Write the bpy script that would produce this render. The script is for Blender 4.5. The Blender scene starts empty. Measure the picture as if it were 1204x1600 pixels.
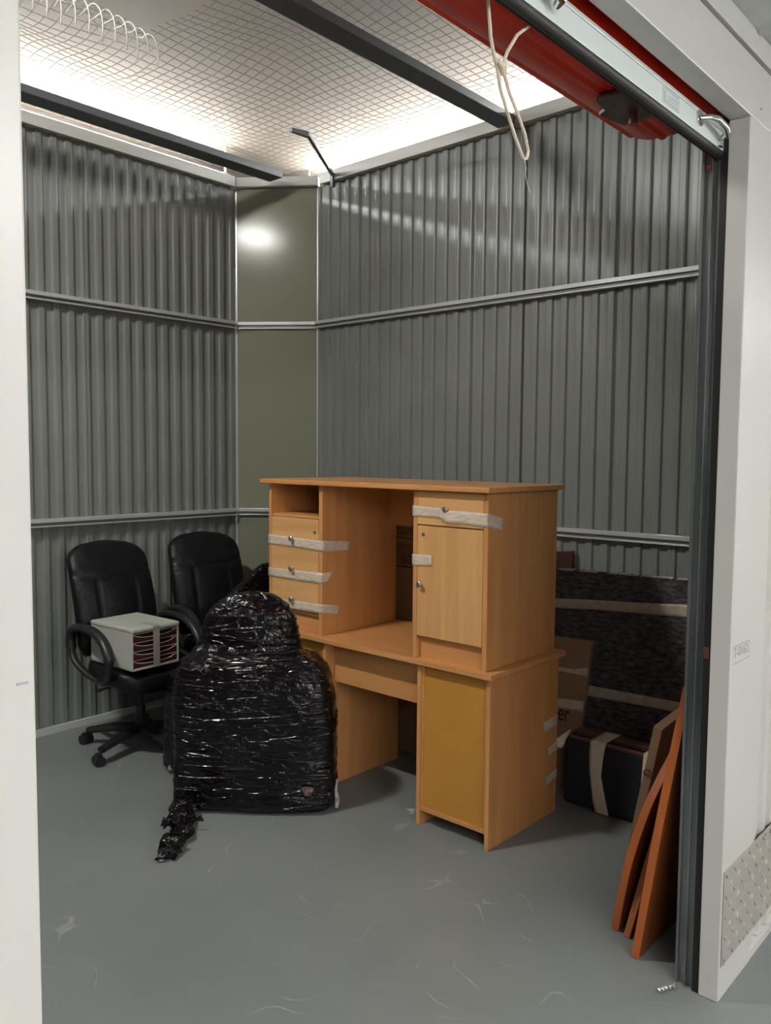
import bpy, bmesh, math, random
from mathutils import Vector, Matrix, noise
random.seed(7)
SC = bpy.context.scene
COL = SC.collection

# ------------------------------------------------------------------ camera
F_PX = 1292.5
YAW, PITCH, ROLL = math.radians(48.218), math.radians(4.075), math.radians(0.438)
cam_d = bpy.data.cameras.new('camera')
cam_d.sensor_fit = 'AUTO'; cam_d.sensor_width = 36.0
cam_d.lens = F_PX * 36.0 / 1600.0
cam_d.clip_start = 0.02
cam = bpy.data.objects.new('camera', cam_d); COL.objects.link(cam)
fw = Vector((math.sin(YAW)*math.cos(PITCH), math.cos(YAW)*math.cos(PITCH), -math.sin(PITCH)))
rt = Vector((math.cos(YAW), -math.sin(YAW), 0)); up = rt.cross(fw)
r2 = math.cos(ROLL)*rt + math.sin(ROLL)*up
u2 = -math.sin(ROLL)*rt + math.cos(ROLL)*up
M = Matrix((r2, u2, -fw)).transposed().to_4x4(); M.translation = (0, 0, 1.66)
cam.matrix_world = M
SC.camera = cam

# ------------------------------------------------------------------ light and exposure
EXPOSURE = 0.55
E_CORRIDOR = 56.0      # tube lights over the corridor, in front of the unit
E_UNIT = 550.0         # tube light under the slab above the left half of the unit
E_BACK = 112.0          # tube lights beyond the back and the side wall
SC.view_settings.view_transform = 'Standard'
SC.view_settings.look = 'None'
SC.view_settings.exposure = EXPOSURE
SC.view_settings.gamma = 1.0
SC.view_settings.use_curve_mapping = False
W = bpy.data.worlds.new('world'); SC.world = W; W.use_nodes = True
W.node_tree.nodes['Background'].inputs[0].default_value = (0.5, 0.52, 0.52, 1)
W.node_tree.nodes['Background'].inputs[1].default_value = 0.05

# ------------------------------------------------------------------ materials
def nodes_of(name):
    m = bpy.data.materials.new(name); m.use_nodes = True
    nt = m.node_tree; return m, nt, nt.nodes['Principled BSDF']
def link(nt, a, b): nt.links.new(a, b)
def mat(name, col, rough=0.5, metal=0.0, var=0.0, vscale=6.0, bump=0.0, bscale=60.0, stretch=(1, 1, 1), coat=0.0, spec=0.5, col2=None, det=4.0):
    m, nt, p = nodes_of(name)
    p.inputs['Base Color'].default_value = (*col, 1)
    p.inputs['Roughness'].default_value = rough
    p.inputs['Metallic'].default_value = metal
    p.inputs['Coat Weight'].default_value = coat
    p.inputs['Specular IOR Level'].default_value = spec
    tc = nt.nodes.new('ShaderNodeTexCoord'); mp = nt.nodes.new('ShaderNodeMapping')
    mp.inputs['Scale'].default_value = stretch
    link(nt, tc.outputs['Object'], mp.inputs['Vector'])
    if var > 0 or col2:
        n = nt.nodes.new('ShaderNodeTexNoise'); n.inputs['Scale'].default_value = vscale
        n.inputs['Detail'].default_value = det
        link(nt, mp.outputs[0], n.inputs['Vector'])
        r = nt.nodes.new('ShaderNodeValToRGB')
        c2 = col2 or tuple(min(1, c*(1+var)) for c in col)
        c1 = col if col2 else tuple(c*(1-var) for c in col)
        r.color_ramp.elements[0].position = 0.32; r.color_ramp.elements[1].position = 0.68
        r.color_ramp.elements[0].color = (*c1, 1); r.color_ramp.elements[1].color = (*c2, 1)
        link(nt, n.outputs['Fac'], r.inputs[0]); link(nt, r.outputs[0], p.inputs['Base Color'])
    if bump > 0:
        n = nt.nodes.new('ShaderNodeTexNoise'); n.inputs['Scale'].default_value = bscale
        n.inputs['Detail'].default_value = 5
        link(nt, mp.outputs[0], n.inputs['Vector'])
        b = nt.nodes.new('ShaderNodeBump'); b.inputs['Strength'].default_value = bump
        b.inputs['Distance'].default_value = 0.01
        link(nt, n.outputs['Fac'], b.inputs['Height']); link(nt, b.outputs[0], p.inputs['Normal'])
    return m
def emit(name, col, s):
    m, nt, p = nodes_of(name)
    p.inputs['Base Color'].default_value = (0.9, 0.9, 0.9, 1)
    p.inputs['Emission Color'].default_value = (*col, 1); p.inputs['Emission Strength'].default_value = s
    return m
def wood(name, c1, c2, axis='z', rough=0.38):
    m, nt, p = nodes_of(name)
    tc = nt.nodes.new('ShaderNodeTexCoord'); mp = nt.nodes.new('ShaderNodeMapping')
    s = {'z': (9, 9, 0.7), 'y': (9, 0.7, 9), 'x': (0.7, 9, 9)}[axis]
    mp.inputs['Scale'].default_value = s
    link(nt, tc.outputs['Object'], mp.inputs['Vector'])
    n = nt.nodes.new('ShaderNodeTexNoise'); n.inputs['Scale'].default_value = 1.6; n.inputs['Detail'].default_value = 6
    n.inputs['Distortion'].default_value = 0.6
    link(nt, mp.outputs[0], n.inputs['Vector'])
    mp2 = nt.nodes.new('ShaderNodeMapping'); mp2.inputs['Scale'].default_value = tuple(v*9 for v in s)
    link(nt, tc.outputs['Object'], mp2.inputs['Vector'])
    n2 = nt.nodes.new('ShaderNodeTexNoise'); n2.inputs['Scale'].default_value = 3.0; n2.inputs['Detail'].default_value = 3
    link(nt, mp2.outputs[0], n2.inputs['Vector'])
    mx = nt.nodes.new('ShaderNodeMath'); mx.operation = 'MULTIPLY_ADD'; mx.inputs[1].default_value = 0.3
    link(nt, n2.outputs['Fac'], mx.inputs[0]); link(nt, n.outputs['Fac'], mx.inputs[2])
    r = nt.nodes.new('ShaderNodeValToRGB')
    r.color_ramp.elements[0].position = 0.42; r.color_ramp.elements[1].position = 0.85
    r.color_ramp.elements[0].color = (*c1, 1); r.color_ramp.elements[1].color = (*c2, 1)
    link(nt, mx.outputs[0], r.inputs[0]); link(nt, r.outputs[0], p.inputs['Base Color'])
    p.inputs['Roughness'].default_value = rough
    return m

BEECH_A, BEECH_B = (0.47, 0.207, 0.070), (0.60, 0.295, 0.108)
m_beech = wood('beech_upright', BEECH_A, BEECH_B, 'z')
m_beech_y = wood('beech_lengthwise', BEECH_A, BEECH_B, 'y', 0.3)
m_beech_d = wood('beech_door', (0.52, 0.265, 0.095), (0.66, 0.375, 0.150), 'z')
m_beech_dy = wood('beech_drawer', (0.52, 0.265, 0.095), (0.66, 0.375, 0.150), 'y')
m_hard = mat('hardboard', (0.46, 0.212, 0.034), 0.5, var=0.08, vscale=5, bump=0.05, bscale=200)
m_wall = mat('grey_sheet', (0.20, 0.215, 0.20), 0.36, 0.0, var=0.05, vscale=3, bump=0.02, bscale=25, spec=0.45)
m_chamfer = mat('olive_sheet', (0.225, 0.232, 0.175), 0.15, 0.0, var=0.03, vscale=1.5, bump=0.02, bscale=3, spec=0.16)
m_rail = mat('pale_grey_metal', (0.54, 0.56, 0.55), 0.3, 0.25)
m_rail_d = mat('shaded_rail_metal', (0.16, 0.17, 0.17), 0.35, 0.2)  # rail metal darkened, shade of the recessed web painted in
m_trimw = mat('off_white_angle', (0.50, 0.50, 0.46), 0.4, 0.0)
m_white = mat('white_coated_steel', (0.53, 0.52, 0.50), 0.30, 0.0, var=0.02, vscale=2, bump=0.015, bscale=6)
m_cor_wall = mat('corridor_white', (0.60, 0.60, 0.58), 0.4)
m_slab = mat('concrete_slab', (0.215, 0.18, 0.14), 0.8, var=0.12, vscale=0.8, bump=0.1, bscale=4)
m_ceil = mat('corridor_ceiling', (0.55, 0.57, 0.55), 0.5, var=0.1, vscale=8, bump=0.2, bscale=14)
m_steel = mat('dark_steel', (0.115, 0.125, 0.135), 0.45, 0.2)
m_red = mat('red_shutter_steel', (0.68, 0.032, 0.014), 0.22, 0.0, var=0.05, vscale=4, spec=0.5)
m_bar = mat('pale_bar', (0.66, 0.72, 0.72), 0.3, 0.1)
m_rubber = mat('black_rubber', (0.030, 0.028, 0.028), 0.45, bump=0.1, bscale=200, spec=0.5)
m_chrome = mat('chrome', (0.75, 0.75, 0.74), 0.16, 1.0)
m_nickel = mat('satin_nickel', (0.45, 0.43, 0.40), 0.3, 0.9)
m_blackp = mat('black_plastic', (0.012, 0.012, 0.014), 0.42)
m_leather = mat('black_leather', (0.005, 0.005, 0.007), 0.42, bump=0.25, bscale=90, spec=0.28)
m_greyp = mat('pale_grey_plastic', (0.42, 0.43, 0.38), 0.45)
m_maroon = mat('maroon_plastic', (0.085, 0.014, 0.012), 0.4)
m_lip = mat('clear_plastic_lip', (0.62, 0.56, 0.54), 0.25)
m_inside = mat('inside_shade', (0.012, 0.010, 0.010), 0.7)
m_tape = mat('translucent_tape', (0.82, 0.72, 0.60), 0.22, var=0.12, vscale=30, bump=0.5, bscale=45, stretch=(1, 1, 3))
m_tape.node_tree.nodes['Principled BSDF'].inputs['Alpha'].default_value = .55
m_tape_d = mat('tan_tape', (0.40, 0.35, 0.28), 0.3, var=0.15, vscale=25, bump=0.4, bscale=40)
m_masking = mat('cream_tape', (0.56, 0.51, 0.42), 0.5, var=0.08, vscale=25, bump=0.2, bscale=40)
m_card = mat('cardboard', (0.27, 0.160, 0.090), 0.75, var=0.08, vscale=6, bump=0.05, bscale=80)
m_card_d = mat('cardboard_taped', (0.23, 0.13, 0.07), 0.25, var=0.25, vscale=24, bump=0.6, bscale=30, stretch=(1, 1, 2))
m_felt = mat('recycled_felt', (0.028, 0.022, 0.026), 0.9, col2=(0.12, 0.105, 0.115), vscale=42, det=8, bump=0.6, bscale=120, stretch=(1, .6, 1.8), spec=0.2)
m_filmclear = mat('clear_film', (0.45, 0.44, 0.46), 0.15, var=0.5, vscale=30, bump=0.8, bscale=30)
m_cloth = mat('charcoal_cloth', (0.020, 0.021, 0.028), 0.85, bump=0.15, bscale=300, spec=0.2)
m_reddark = mat('dark_red_wood', (0.045, 0.012, 0.009), 0.5, var=0.1)
m_brown = mat('brown_strip', (0.12, 0.045, 0.028), 0.5)
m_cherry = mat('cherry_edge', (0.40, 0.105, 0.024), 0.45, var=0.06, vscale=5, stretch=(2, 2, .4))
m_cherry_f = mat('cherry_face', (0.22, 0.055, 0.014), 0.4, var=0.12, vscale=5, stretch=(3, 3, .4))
m_cherry_p = mat('faded_cherry_edge', (0.42, 0.135, 0.05), 0.55, var=0.06, vscale=5)
m_cord = mat('cream_cord', (0.72, 0.62, 0.50), 0.7, bump=0.4, bscale=500)
m_ink = mat('black_ink', (0.01, 0.01, 0.012), 0.6)
m_inkred = mat('faded_print', (0.34, 0.27, 0.27), 0.6)
m_inkgrey = mat('grey_print', (0.33, 0.36, 0.40), 0.6)
m_wire = mat('galvanised_wire', (0.22, 0.21, 0.195), 0.35, 0.5)
m_wire_b = mat('lit_curl_wire', (0.72, 0.70, 0.66), 0.4, 0.2)  # paler copy of the netting wire, lamplight on the curl painted in
m_check = mat('checker_plate', (0.36, 0.33, 0.305), 0.4, 0.1, var=0.05, vscale=8)
m_dark = mat('seal_and_gap_black', (0.006, 0.006, 0.006), 0.6)  # plain black of the guide seal, box seam and carton flap gaps
m_foil = mat('crumpled_foil', (0.7, 0.7, 0.7), 0.2, 0.9, bump=1.0, bscale=60)
m_lamp_f = emit('corridor_tube', (1.0, 0.985, 0.95), E_CORRIDOR)
m_lamp_b = emit('rear_tube', (0.97, 0.985, 1.0), E_BACK)
m_lamp_u = emit('overhead_tube', (1.0, 0.98, 0.93), E_UNIT)

def floor_material():
    m, nt, p = nodes_of('painted_grey_floor')
    tc = nt.nodes.new('ShaderNodeTexCoord')
    def tex(t, scale, **k):
        n = nt.nodes.new(t); n.inputs['Scale'].default_value = scale
        for a, b in k.items(): n.inputs[a].default_value = b
        link(nt, tc.outputs['Object'], n.inputs['Vector']); return n
    n1 = tex('ShaderNodeTexNoise', 1.6, Detail=5.0)
    r1 = nt.nodes.new('ShaderNodeValToRGB')
    r1.color_ramp.elements[0].position = .3; r1.color_ramp.elements[1].position = .7
    r1.color_ramp.elements[0].color = (0.165, 0.181, 0.181, 1); r1.color_ramp.elements[1].color = (0.200, 0.213, 0.208, 1)
    link(nt, n1.outputs['Fac'], r1.inputs[0])
    # thin scuffs: narrow iso-lines of a distorted noise, broken up by a second noise
    def scuffs(scale, seed, width):
        mp = nt.nodes.new('ShaderNodeMapping'); mp.inputs['Location'].default_value = (seed, seed*2, 0)
        link(nt, tc.outputs['Object'], mp.inputs['Vector'])
        a = nt.nodes.new('ShaderNodeTexNoise'); a.inputs['Scale'].default_value = scale; a.inputs['Detail'].default_value = 1.0
        link(nt, mp.outputs[0], a.inputs['Vector'])
        s = nt.nodes.new('ShaderNodeMath'); s.operation = 'SUBTRACT'; s.inputs[1].default_value = 0.5; link(nt, a.outputs['Fac'], s.inputs[0])
        b = nt.nodes.new('ShaderNodeMath'); b.operation = 'ABSOLUTE'; link(nt, s.outputs[0], b.inputs[0])
        c = nt.nodes.new('ShaderNodeMath'); c.operation = 'LESS_THAN'; c.inputs[1].default_value = width; link(nt, b.outputs[0], c.inputs[0])
        d = nt.nodes.new('ShaderNodeTexNoise'); d.inputs['Scale'].default_value = 4.5; d.inputs['Detail'].default_value = 6
        link(nt, mp.outputs[0], d.inputs['Vector'])
        e = nt.nodes.new('ShaderNodeMapRange'); e.inputs[1].default_value = .53; e.inputs[2].default_value = .70
        link(nt, d.outputs['Fac'], e.inputs[0])
        f = nt.nodes.new('ShaderNodeMath'); f.operation = 'MULTIPLY'; link(nt, c.outputs[0], f.inputs[0]); link(nt, e.outputs[0], f.inputs[1])
        return f
    s1 = scuffs(1.7, 3.1, .0016); s2 = scuffs(2.9, 9.7, .0022)
    ad = nt.nodes.new('ShaderNodeMath'); ad.operation = 'MAXIMUM'; link(nt, s1.outputs[0], ad.inputs[0]); link(nt, s2.outputs[0], ad.inputs[1])
    v = tex('ShaderNodeTexVoronoi', 5.0)
    vl = nt.nodes.new('ShaderNodeMath'); vl.operation = 'LESS_THAN'; vl.inputs[1].default_value = .035; link(nt, v.outputs['Distance'], vl.inputs[0])
    vn = tex('ShaderNodeTexNoise', 2.3, Detail=2.0)
    vg = nt.nodes.new('ShaderNodeMath'); vg.operation = 'GREATER_THAN'; vg.inputs[1].default_value = .56; link(nt, vn.outputs['Fac'], vg.inputs[0])
    vm = nt.nodes.new('ShaderNodeMath'); vm.operation = 'MULTIPLY'; link(nt, vl.outputs[0], vm.inputs[0]); link(nt, vg.outputs[0], vm.inputs[1])
    ad2 = nt.nodes.new('ShaderNodeMath'); ad2.operation = 'MAXIMUM'; link(nt, ad.outputs[0], ad2.inputs[0]); link(nt, vm.outputs[0], ad2.inputs[1])
    sc = nt.nodes.new('ShaderNodeMath'); sc.operation = 'MULTIPLY'; sc.inputs[1].default_value = .32; link(nt, ad2.outputs[0], sc.inputs[0])
    mx = nt.nodes.new('ShaderNodeMix'); mx.data_type = 'RGBA'
    link(nt, sc.outputs[0], mx.inputs[0]); link(nt, r1.outputs[0], mx.inputs[6]); mx.inputs[7].default_value = (0.62, 0.62, 0.58, 1)
    link(nt, mx.outputs[2], p.inputs['Base Color'])
    p.inputs['Roughness'].default_value = 0.42
    bn = tex('ShaderNodeTexNoise', 90, Detail=3.0); b = nt.nodes.new('ShaderNodeBump'); b.inputs['Strength'].default_value = .08
    b.inputs['Distance'].default_value = .01
    link(nt, bn.outputs['Fac'], b.inputs['Height']); link(nt, b.outputs[0], p.inputs['Normal'])
    return m
m_floor = floor_material()

def film_material():
    m, nt, p = nodes_of('black_stretch_film')
    p.inputs['Base Color'].default_value = (0.004, 0.003, 0.0045, 1)
    p.inputs['Roughness'].default_value = 0.12
    p.inputs['Specular IOR Level'].default_value = 0.42
    tc = nt.nodes.new('ShaderNodeTexCoord')
    def band(rot, sc, scale, detail, dist):
        mp = nt.nodes.new('ShaderNodeMapping'); mp.inputs['Rotation'].default_value = rot; mp.inputs['Scale'].default_value = sc
        link(nt, tc.outputs['Object'], mp.inputs['Vector'])
        n = nt.nodes.new('ShaderNodeTexNoise'); n.inputs['Scale'].default_value = scale; n.inputs['Detail'].default_value = detail
        n.inputs['Distortion'].default_value = dist
        link(nt, mp.outputs[0], n.inputs['Vector']); return n
    a = band((0.12, 0.10, 0), (0.7, 0.7, 6), 7, 4, .5); b = band((0.2, -0.1, 0), (1, 1, 1.3), 24, 4, 1.2)
    mk = band((0, 0, 0), (1, 1, 1.4), 4.5, 2, 0)
    r = nt.nodes.new('ShaderNodeMapRange'); r.inputs[1].default_value = .42; r.inputs[2].default_value = .60
    link(nt, mk.outputs['Fac'], r.inputs[0])
    bm_ = nt.nodes.new('ShaderNodeMath'); bm_.operation = 'MULTIPLY'; link(nt, b.outputs['Fac'], bm_.inputs[0]); link(nt, r.outputs[0], bm_.inputs[1])
    def crease(src, k):
        x = nt.nodes.new('ShaderNodeMath'); x.operation = 'SUBTRACT'; x.inputs[1].default_value = .5; link(nt, src, x.inputs[0])
        y = nt.nodes.new('ShaderNodeMath'); y.operation = 'ABSOLUTE'; link(nt, x.outputs[0], y.inputs[0])
        z = nt.nodes.new('ShaderNodeMapRange'); z.inputs[1].default_value = 0; z.inputs[2].default_value = .055; z.inputs[3].default_value = k; z.inputs[4].default_value = 0
        z.interpolation_type = 'SMOOTHERSTEP'; link(nt, y.outputs[0], z.inputs[0]); return z.outputs[0]
    c1 = crease(band((0.30, 0.25, 0.1), (0.6, 0.6, 4.0), 3.6, 1, .5).outputs['Fac'], .55)
    c2 = crease(band((-0.45, 0.35, 0.1), (1, 1, 3.5), 6, 1, .8).outputs['Fac'], .30)
    ad0 = nt.nodes.new('ShaderNodeMath'); ad0.operation = 'ADD'; link(nt, c1, ad0.inputs[0]); link(nt, c2, ad0.inputs[1])
    ad1 = nt.nodes.new('ShaderNodeMath'); ad1.operation = 'ADD'; link(nt, bm_.outputs[0], ad1.inputs[0]); link(nt, ad0.outputs[0], ad1.inputs[1])
    ad = nt.nodes.new('ShaderNodeMath'); ad.operation = 'MULTIPLY_ADD'; ad.inputs[1].default_value = .30
    link(nt, a.outputs['Fac'], ad.inputs[0]); link(nt, ad1.outputs[0], ad.inputs[2])
    bp = nt.nodes.new('ShaderNodeBump'); bp.inputs['Strength'].default_value = 0.8; bp.inputs['Distance'].default_value = 0.012
    link(nt, ad.outputs[0], bp.inputs['Height']); link(nt, bp.outputs[0], p.inputs['Normal'])
    return m
m_film = film_material()

# ------------------------------------------------------------------ mesh helpers
def world_origin(p):
    o = Vector((0, 0, 0))
    while p is not None: o += p.location; p = p.parent
    return o
class MB:
    """collects vertices and faces, links them as ONE mesh object"""
    def __init__(s): s.v = []; s.f = []
    def add(s, vs, fs):
        k = len(s.v); s.v += [tuple(a) for a in vs]; s.f += [tuple(i+k for i in f) for f in fs]; return s
    def box(s, x0, x1, y0, y1, z0, z1):
        return s.add([(x0,y0,z0),(x1,y0,z0),(x1,y1,z0),(x0,y1,z0),(x0,y0,z1),(x1,y0,z1),(x1,y1,z1),(x0,y1,z1)],
                     [(0,3,2,1),(4,5,6,7),(0,1,5,4),(1,2,6,5),(2,3,7,6),(3,0,4,7)])
    def hexa(s, p):  # 8 corners: bottom 4, top 4
        return s.add(p, [(0,3,2,1),(4,5,6,7),(0,1,5,4),(1,2,6,5),(2,3,7,6),(3,0,4,7)])
    def prism(s, poly, d):  # closed 3-D polygon pushed along vector d
        d = Vector(d); n = len(poly); a = [Vector(q) for q in poly]
        fs = [tuple(range(n))[::-1], tuple(range(n, 2*n))] + [(i, (i+1) % n, n+(i+1) % n, n+i) for i in range(n)]
        return s.add(a + [q+d for q in a], fs)
    def rings(s, rs, cap=True, closed=False):
        n = len(rs[0]); vs = [q for r in rs for q in r]; fs = []
        m = len(rs)
        for j in range(m if closed else m-1):
            k = (j+1) % m
            for i in range(n):
                fs.append((j*n+i, j*n+(i+1) % n, k*n+(i+1) % n, k*n+i))
        if cap and not closed: fs += [tuple(range(n))[::-1], tuple((m-1)*n+i for i in range(n))]
        return s.add(vs, fs)
    def tube(s, pts, r, seg=10, closed=False, flat=1.0, side=None):
        pts = [Vector(q) for q in pts]; rs = []
        rr = r if isinstance(r, (list, tuple)) else [r]*len(pts)
        n = len(pts); prev = None
        for i, q in enumerate(pts):
            a = pts[(i-1) % n] if (closed or i > 0) else q; b = pts[(i+1) % n] if (closed or i < n-1) else q
            t = (b-a).normalized()
            if side is not None: e = (Vector(side) - t*t.dot(Vector(side))).normalized()
            elif prev is None: e = t.orthogonal().normalized()
            else: e = (prev - t*t.dot(prev)).normalized()
            prev = e; g = t.cross(e)
            rs.append([q + e*math.cos(2*math.pi*k/seg)*rr[i] + g*math.sin(2*math.pi*k/seg)*rr[i]*flat for k in range(seg)])
        return s.rings(rs, closed=closed)
    def cyl(s, a, b, r, seg=24, r1=None):
        return s.tube([a, b], [r, r if r1 is None else r1], seg)
    def build(s, name, m, parent=None, bevel=0.0, smooth=False, seg=2, local=False, angle=35):
        me = bpy.data.meshes.new(name)
        o0 = Vector((0, 0, 0)) if local else world_origin(parent)
        me.from_pydata([tuple(Vector(q)-o0) for q in s.v], [], s.f); me.update()
        bm = bmesh.new(); bm.from_mesh(me); bmesh.ops.recalc_face_normals(bm, faces=bm.faces); bm.to_mesh(me); bm.free()
        me.materials.append(m)
        o = bpy.data.objects.new(name, me); COL.objects.link(o); o.parent = parent
        if smooth:
            for p in me.polygons: p.use_smooth = True
            if angle < 180:
                me.set_sharp_from_angle(angle=math.radians(angle))
        if bevel > 0:
            b = o.modifiers.new('bevel', 'BEVEL'); b.width = bevel; b.segments = seg; b.limit_method = 'ANGLE'
        return o
def box(name, m, dims, parent=None, bevel=0.0015):
    return MB().box(*dims).build(name, m, parent, bevel)
def thing(name, label, cat, loc=(0, 0, 0), rotz=0.0, group=None):
    o = bpy.data.objects.new(name, None); COL.objects.link(o); o.empty_display_size = .1
    o.location = loc; o.rotation_euler = (0, 0, rotz); o['label'] = label; o['category'] = cat
    if group: o['group'] = group
    return o
def tag(o, label, cat, group=None):
    o['label'] = label; o['category'] = cat
    if group: o['group'] = group
    return o
def struct(o): o['kind'] = 'structure'; return o
def text(name, body, size, m, parent, loc, xdir, up_, ext=0.0006, sx=1.0):
    c = bpy.data.curves.new(name, 'FONT'); c.body = body; c.size = size; c.extrude = ext
    c.align_x = 'LEFT'; c.align_y = 'BOTTOM'
    o = bpy.data.objects.new(name, c); COL.objects.link(o); c.materials.append(m)
    x = Vector(xdir).normalized(); y = Vector(up_).normalized(); z = x.cross(y)
    mm = Matrix((x*sx, y, z)).transposed().to_4x4()
    mm.translation = Vector(loc) - world_origin(parent)
    me = bpy.data.meshes.new_from_object(o)      # lettering as a real mesh
    bpy.data.objects.remove(o); me.name = name
    me.transform(mm)
    o = bpy.data.objects.new(name, me); COL.objects.link(o); o.parent = parent
    return o

# ------------------------------------------------------------------ setting
XL, XR, YF, YB = 0.30, 3.96, 0.90, 4.63       # inside faces of the unit (crests of the sheet)
ZT = 3.45
struct(MB().box(-4, 9, -3.2, 9, -0.12, 0).build('floor', m_floor))
struct(MB().box(-4, 9, 0.84, 9, 4.1, 4.25).build('ceiling', m_slab))
struct(MB().box(-4, 9, -2.6, 0.84, 2.85, 2.95).build('ceiling', m_ceil))
struct(MB().box(-4, 9, -2.7, -2.6, 0, 2.95).build('wall_corridor', m_cor_wall))
struct(MB().box(-4.1, -4, -2.7, 9, 0, 4.25).build('wall_far_left', m_cor_wall))
struct(MB().box(9, 9.1, -2.7, 9, 0, 4.25).build('wall_far_right', m_cor_wall))
struct(MB().box(-4, 9, 9, 9.1, 0, 4.25).build('wall_far_back', m_cor_wall))

def profile(a0, a1, start, period=0.09, depth=0.014, seams=()):
    """(position, offset) pairs of a trapezoid sheet: 0 is the crest, +depth the recess"""
    pts = []; k = math.floor((a0-start)/period)-1
    while start + k*period < a1 + period:
        b = start + k*period
        pts += [(b-.018, .0022), (b-.013, .0008), (b-.006, 0.0), (b-.003, .0004), (b, .0010), (b+.003, .0004), (b+.006, 0.0), (b+.013, .0008), (b+.018, .0022), (b+.0255, depth), (b+.035, depth+.0008), (b+.045, depth+.0012), (b+.055, depth+.0008), (b+.0645, depth)]
        k += 1
    pts = [q for q in pts if a0 < q[0] < a1]
    for sm in seams:
        pts = [q for q in pts if not (sm-.004 < q[0] < sm+.004)]
        off = min(pts, key=lambda q: abs(q[0]-sm))[1]
        pts += [(sm-.0025, off), (sm-.002, off+.005), (sm+.002, off+.005), (sm+.0025, off)]
    pts.sort()
    return [(a0, depth)] + pts + [(a1, depth)]
def sheet(name, prof, to3, z0, z1, m):
    vs = []; fs = []; n = len(prof)
    for z in (z0, z1):
        vs += [(*to3(a, d), z) for a, d in prof]
    for z in (z0, z1):
        vs += [(*to3(a, 0.03), z) for a, d in prof]
    for i in range(n-1):
        fs += [(i, i+1, n+i+1, n+i), (2*n+i, 3*n+i, 3*n+i+1, 2*n+i+1), (n+i, n+i+1, 3*n+i+1, 3*n+i), (i, 2*n+i, 2*n+i+1, i+1)]
    fs += [(0, n, 3*n, 2*n), (n-1, 3*n-1, 4*n-1, 2*n-1)]
    return struct(MB().add(vs, fs).build(name, m, None, 0, True, angle=32))
sheet('wall_back', profile(XL, 3.615, 2.155, seams=(2.51, 3.41)), lambda a, d: (a, YB+d), 0, ZT, m_wall)
sheet('wall_right', profile(YF+.002, 4.17, 1.56, seams=(1.98, 2.53, 2.88, 3.78)), lambda a, d: (XR+d, a), 0, ZT, m_wall)
sheet('wall_left', profile(YF+.002, YB, 1.2), lambda a, d: (XL-d, a), 0, ZT, m_wall)
# smooth corner panel closing the corner at an angle
C0, C1 = Vector((3.625, YB+.012)), Vector((XR+.012, 4.175))
cdir = (C1-C0).normalized(); cn = Vector((-cdir.y, cdir.x))
if cn.x > 0: cn = -cn
if cn.dot(Vector((-1, -1))) < 0: cn = -cn
def cpt(t, d): q = C0.lerp(C1, t) + cn*d; return (q.x, q.y)
def cbox(mb, t0, t1, d0, d1, z0, z1):
    a, b, c, e = cpt(t0, d1), cpt(t1, d1), cpt(t1, d0), cpt(t0, d0)
    mb.hexa([(*a, z0), (*b, z0), (*c, z0), (*e, z0), (*a, z1), (*b, z1), (*c, z1), (*e, z1)]); return mb
struct(cbox(MB(), 0.0, 1.0, -.02, 0, 0, ZT).build('wall_corner', m_chamfer))
tn = [0]
def trim(mb, m, bevel=.001):
    tn[0] += 1; return struct(mb.build('trim_%d' % tn[0], m, None, bevel))
for t in (0.015, .985): trim(cbox(MB(), t-.008, t+.008, 0, .004, 0, ZT), m_rail, 0)
# rails: pale top flange, web in a darker copy of the metal for its recess shade, pale lower lip (on the back wall, the side wall and the corner panel)
for z in (1.25, 2.535):
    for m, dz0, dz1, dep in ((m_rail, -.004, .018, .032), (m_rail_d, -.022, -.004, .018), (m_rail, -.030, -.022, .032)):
        trim(MB().box(XL, 3.60, YB-dep, YB+.004, z+dz0, z+dz1), m)
        trim(MB().box(XR-dep, XR+.004, YF+.02, 4.17, z+dz0, z+dz1), m)
        trim(cbox(MB(), .04, .96, 0, dep-.01, z+dz0, z+dz1), m)
# off-white angle along the top of the sheets, slightly raked forward, mitred at the corner panel
def angle_y(x0, x1):
    return MB().box(x0, x1, YB-.042, YB-.034, 3.448, 3.515).box(x0, x1, YB-.034, YB+.04, 3.452, 3.515)
trim(angle_y(XL, 3.585), m_trimw)
trim(MB().box(XR-.042, XR-.034, YF+.1, 4.115, 3.448, 3.515).box(XR-.034, XR+.04, YF+.1, 4.115, 3.452, 3.515), m_trimw)
trim(cbox(cbox(MB(), .02, .98, .034, .042, 3.455, 3.515), .0, 1.0, -.03, .034, 3.452, 3.515), m_trimw)
struct(MB().box(XL, 3.60, YB-.012, YB+.003, 0, .042).build('baseboard_back', mat('pale_skirting', (.50, .53, .50), .45), None, .001))
struct(MB().box(XR-.012, XR+.003, YF+.1, 4.17, 0, .042).build('baseboard_right', m_trimw, None, .001))

# front wall with the opening
JL, JR, ZH = 0.392, 2.470, 2.617
struct(MB().box(-4, JL, .84, .90, 0, 2.85).build('wall_front_left', m_white, None, .003))
struct(MB().box(JR, 2.755, .84, .90, 0, ZH).build('trim_jamb_right', m_white, None, .003))
struct(MB().box(JL, 9, .84, .90, ZH, 2.775).build('trim_header', m_white, None, .003))
struct(MB().box(-4, 9, .855, .895, 2.775, ZT).build('wall_front_upper', m_white, None, .001))
struct(MB().box(-4, 9, .835, .856, 2.785, 2.85).build('trim_fascia', m_white, None, .002))
sheet('wall_front_right', profile(2.75, 9, 2.80), lambda a, d: (a, .852+d), 0.03, ZH, m_white)
struct(MB().box(2.755, 9, .842, .90, 0, .028).build('baseboard_front', m_white, None, .001))
struct(MB().box(2.56, XR+.02, .885, .90, 0, 2.85).build('wall_front_inner', mat('front_lining', (.12, .125, .12), .5), None, 0))
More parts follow.
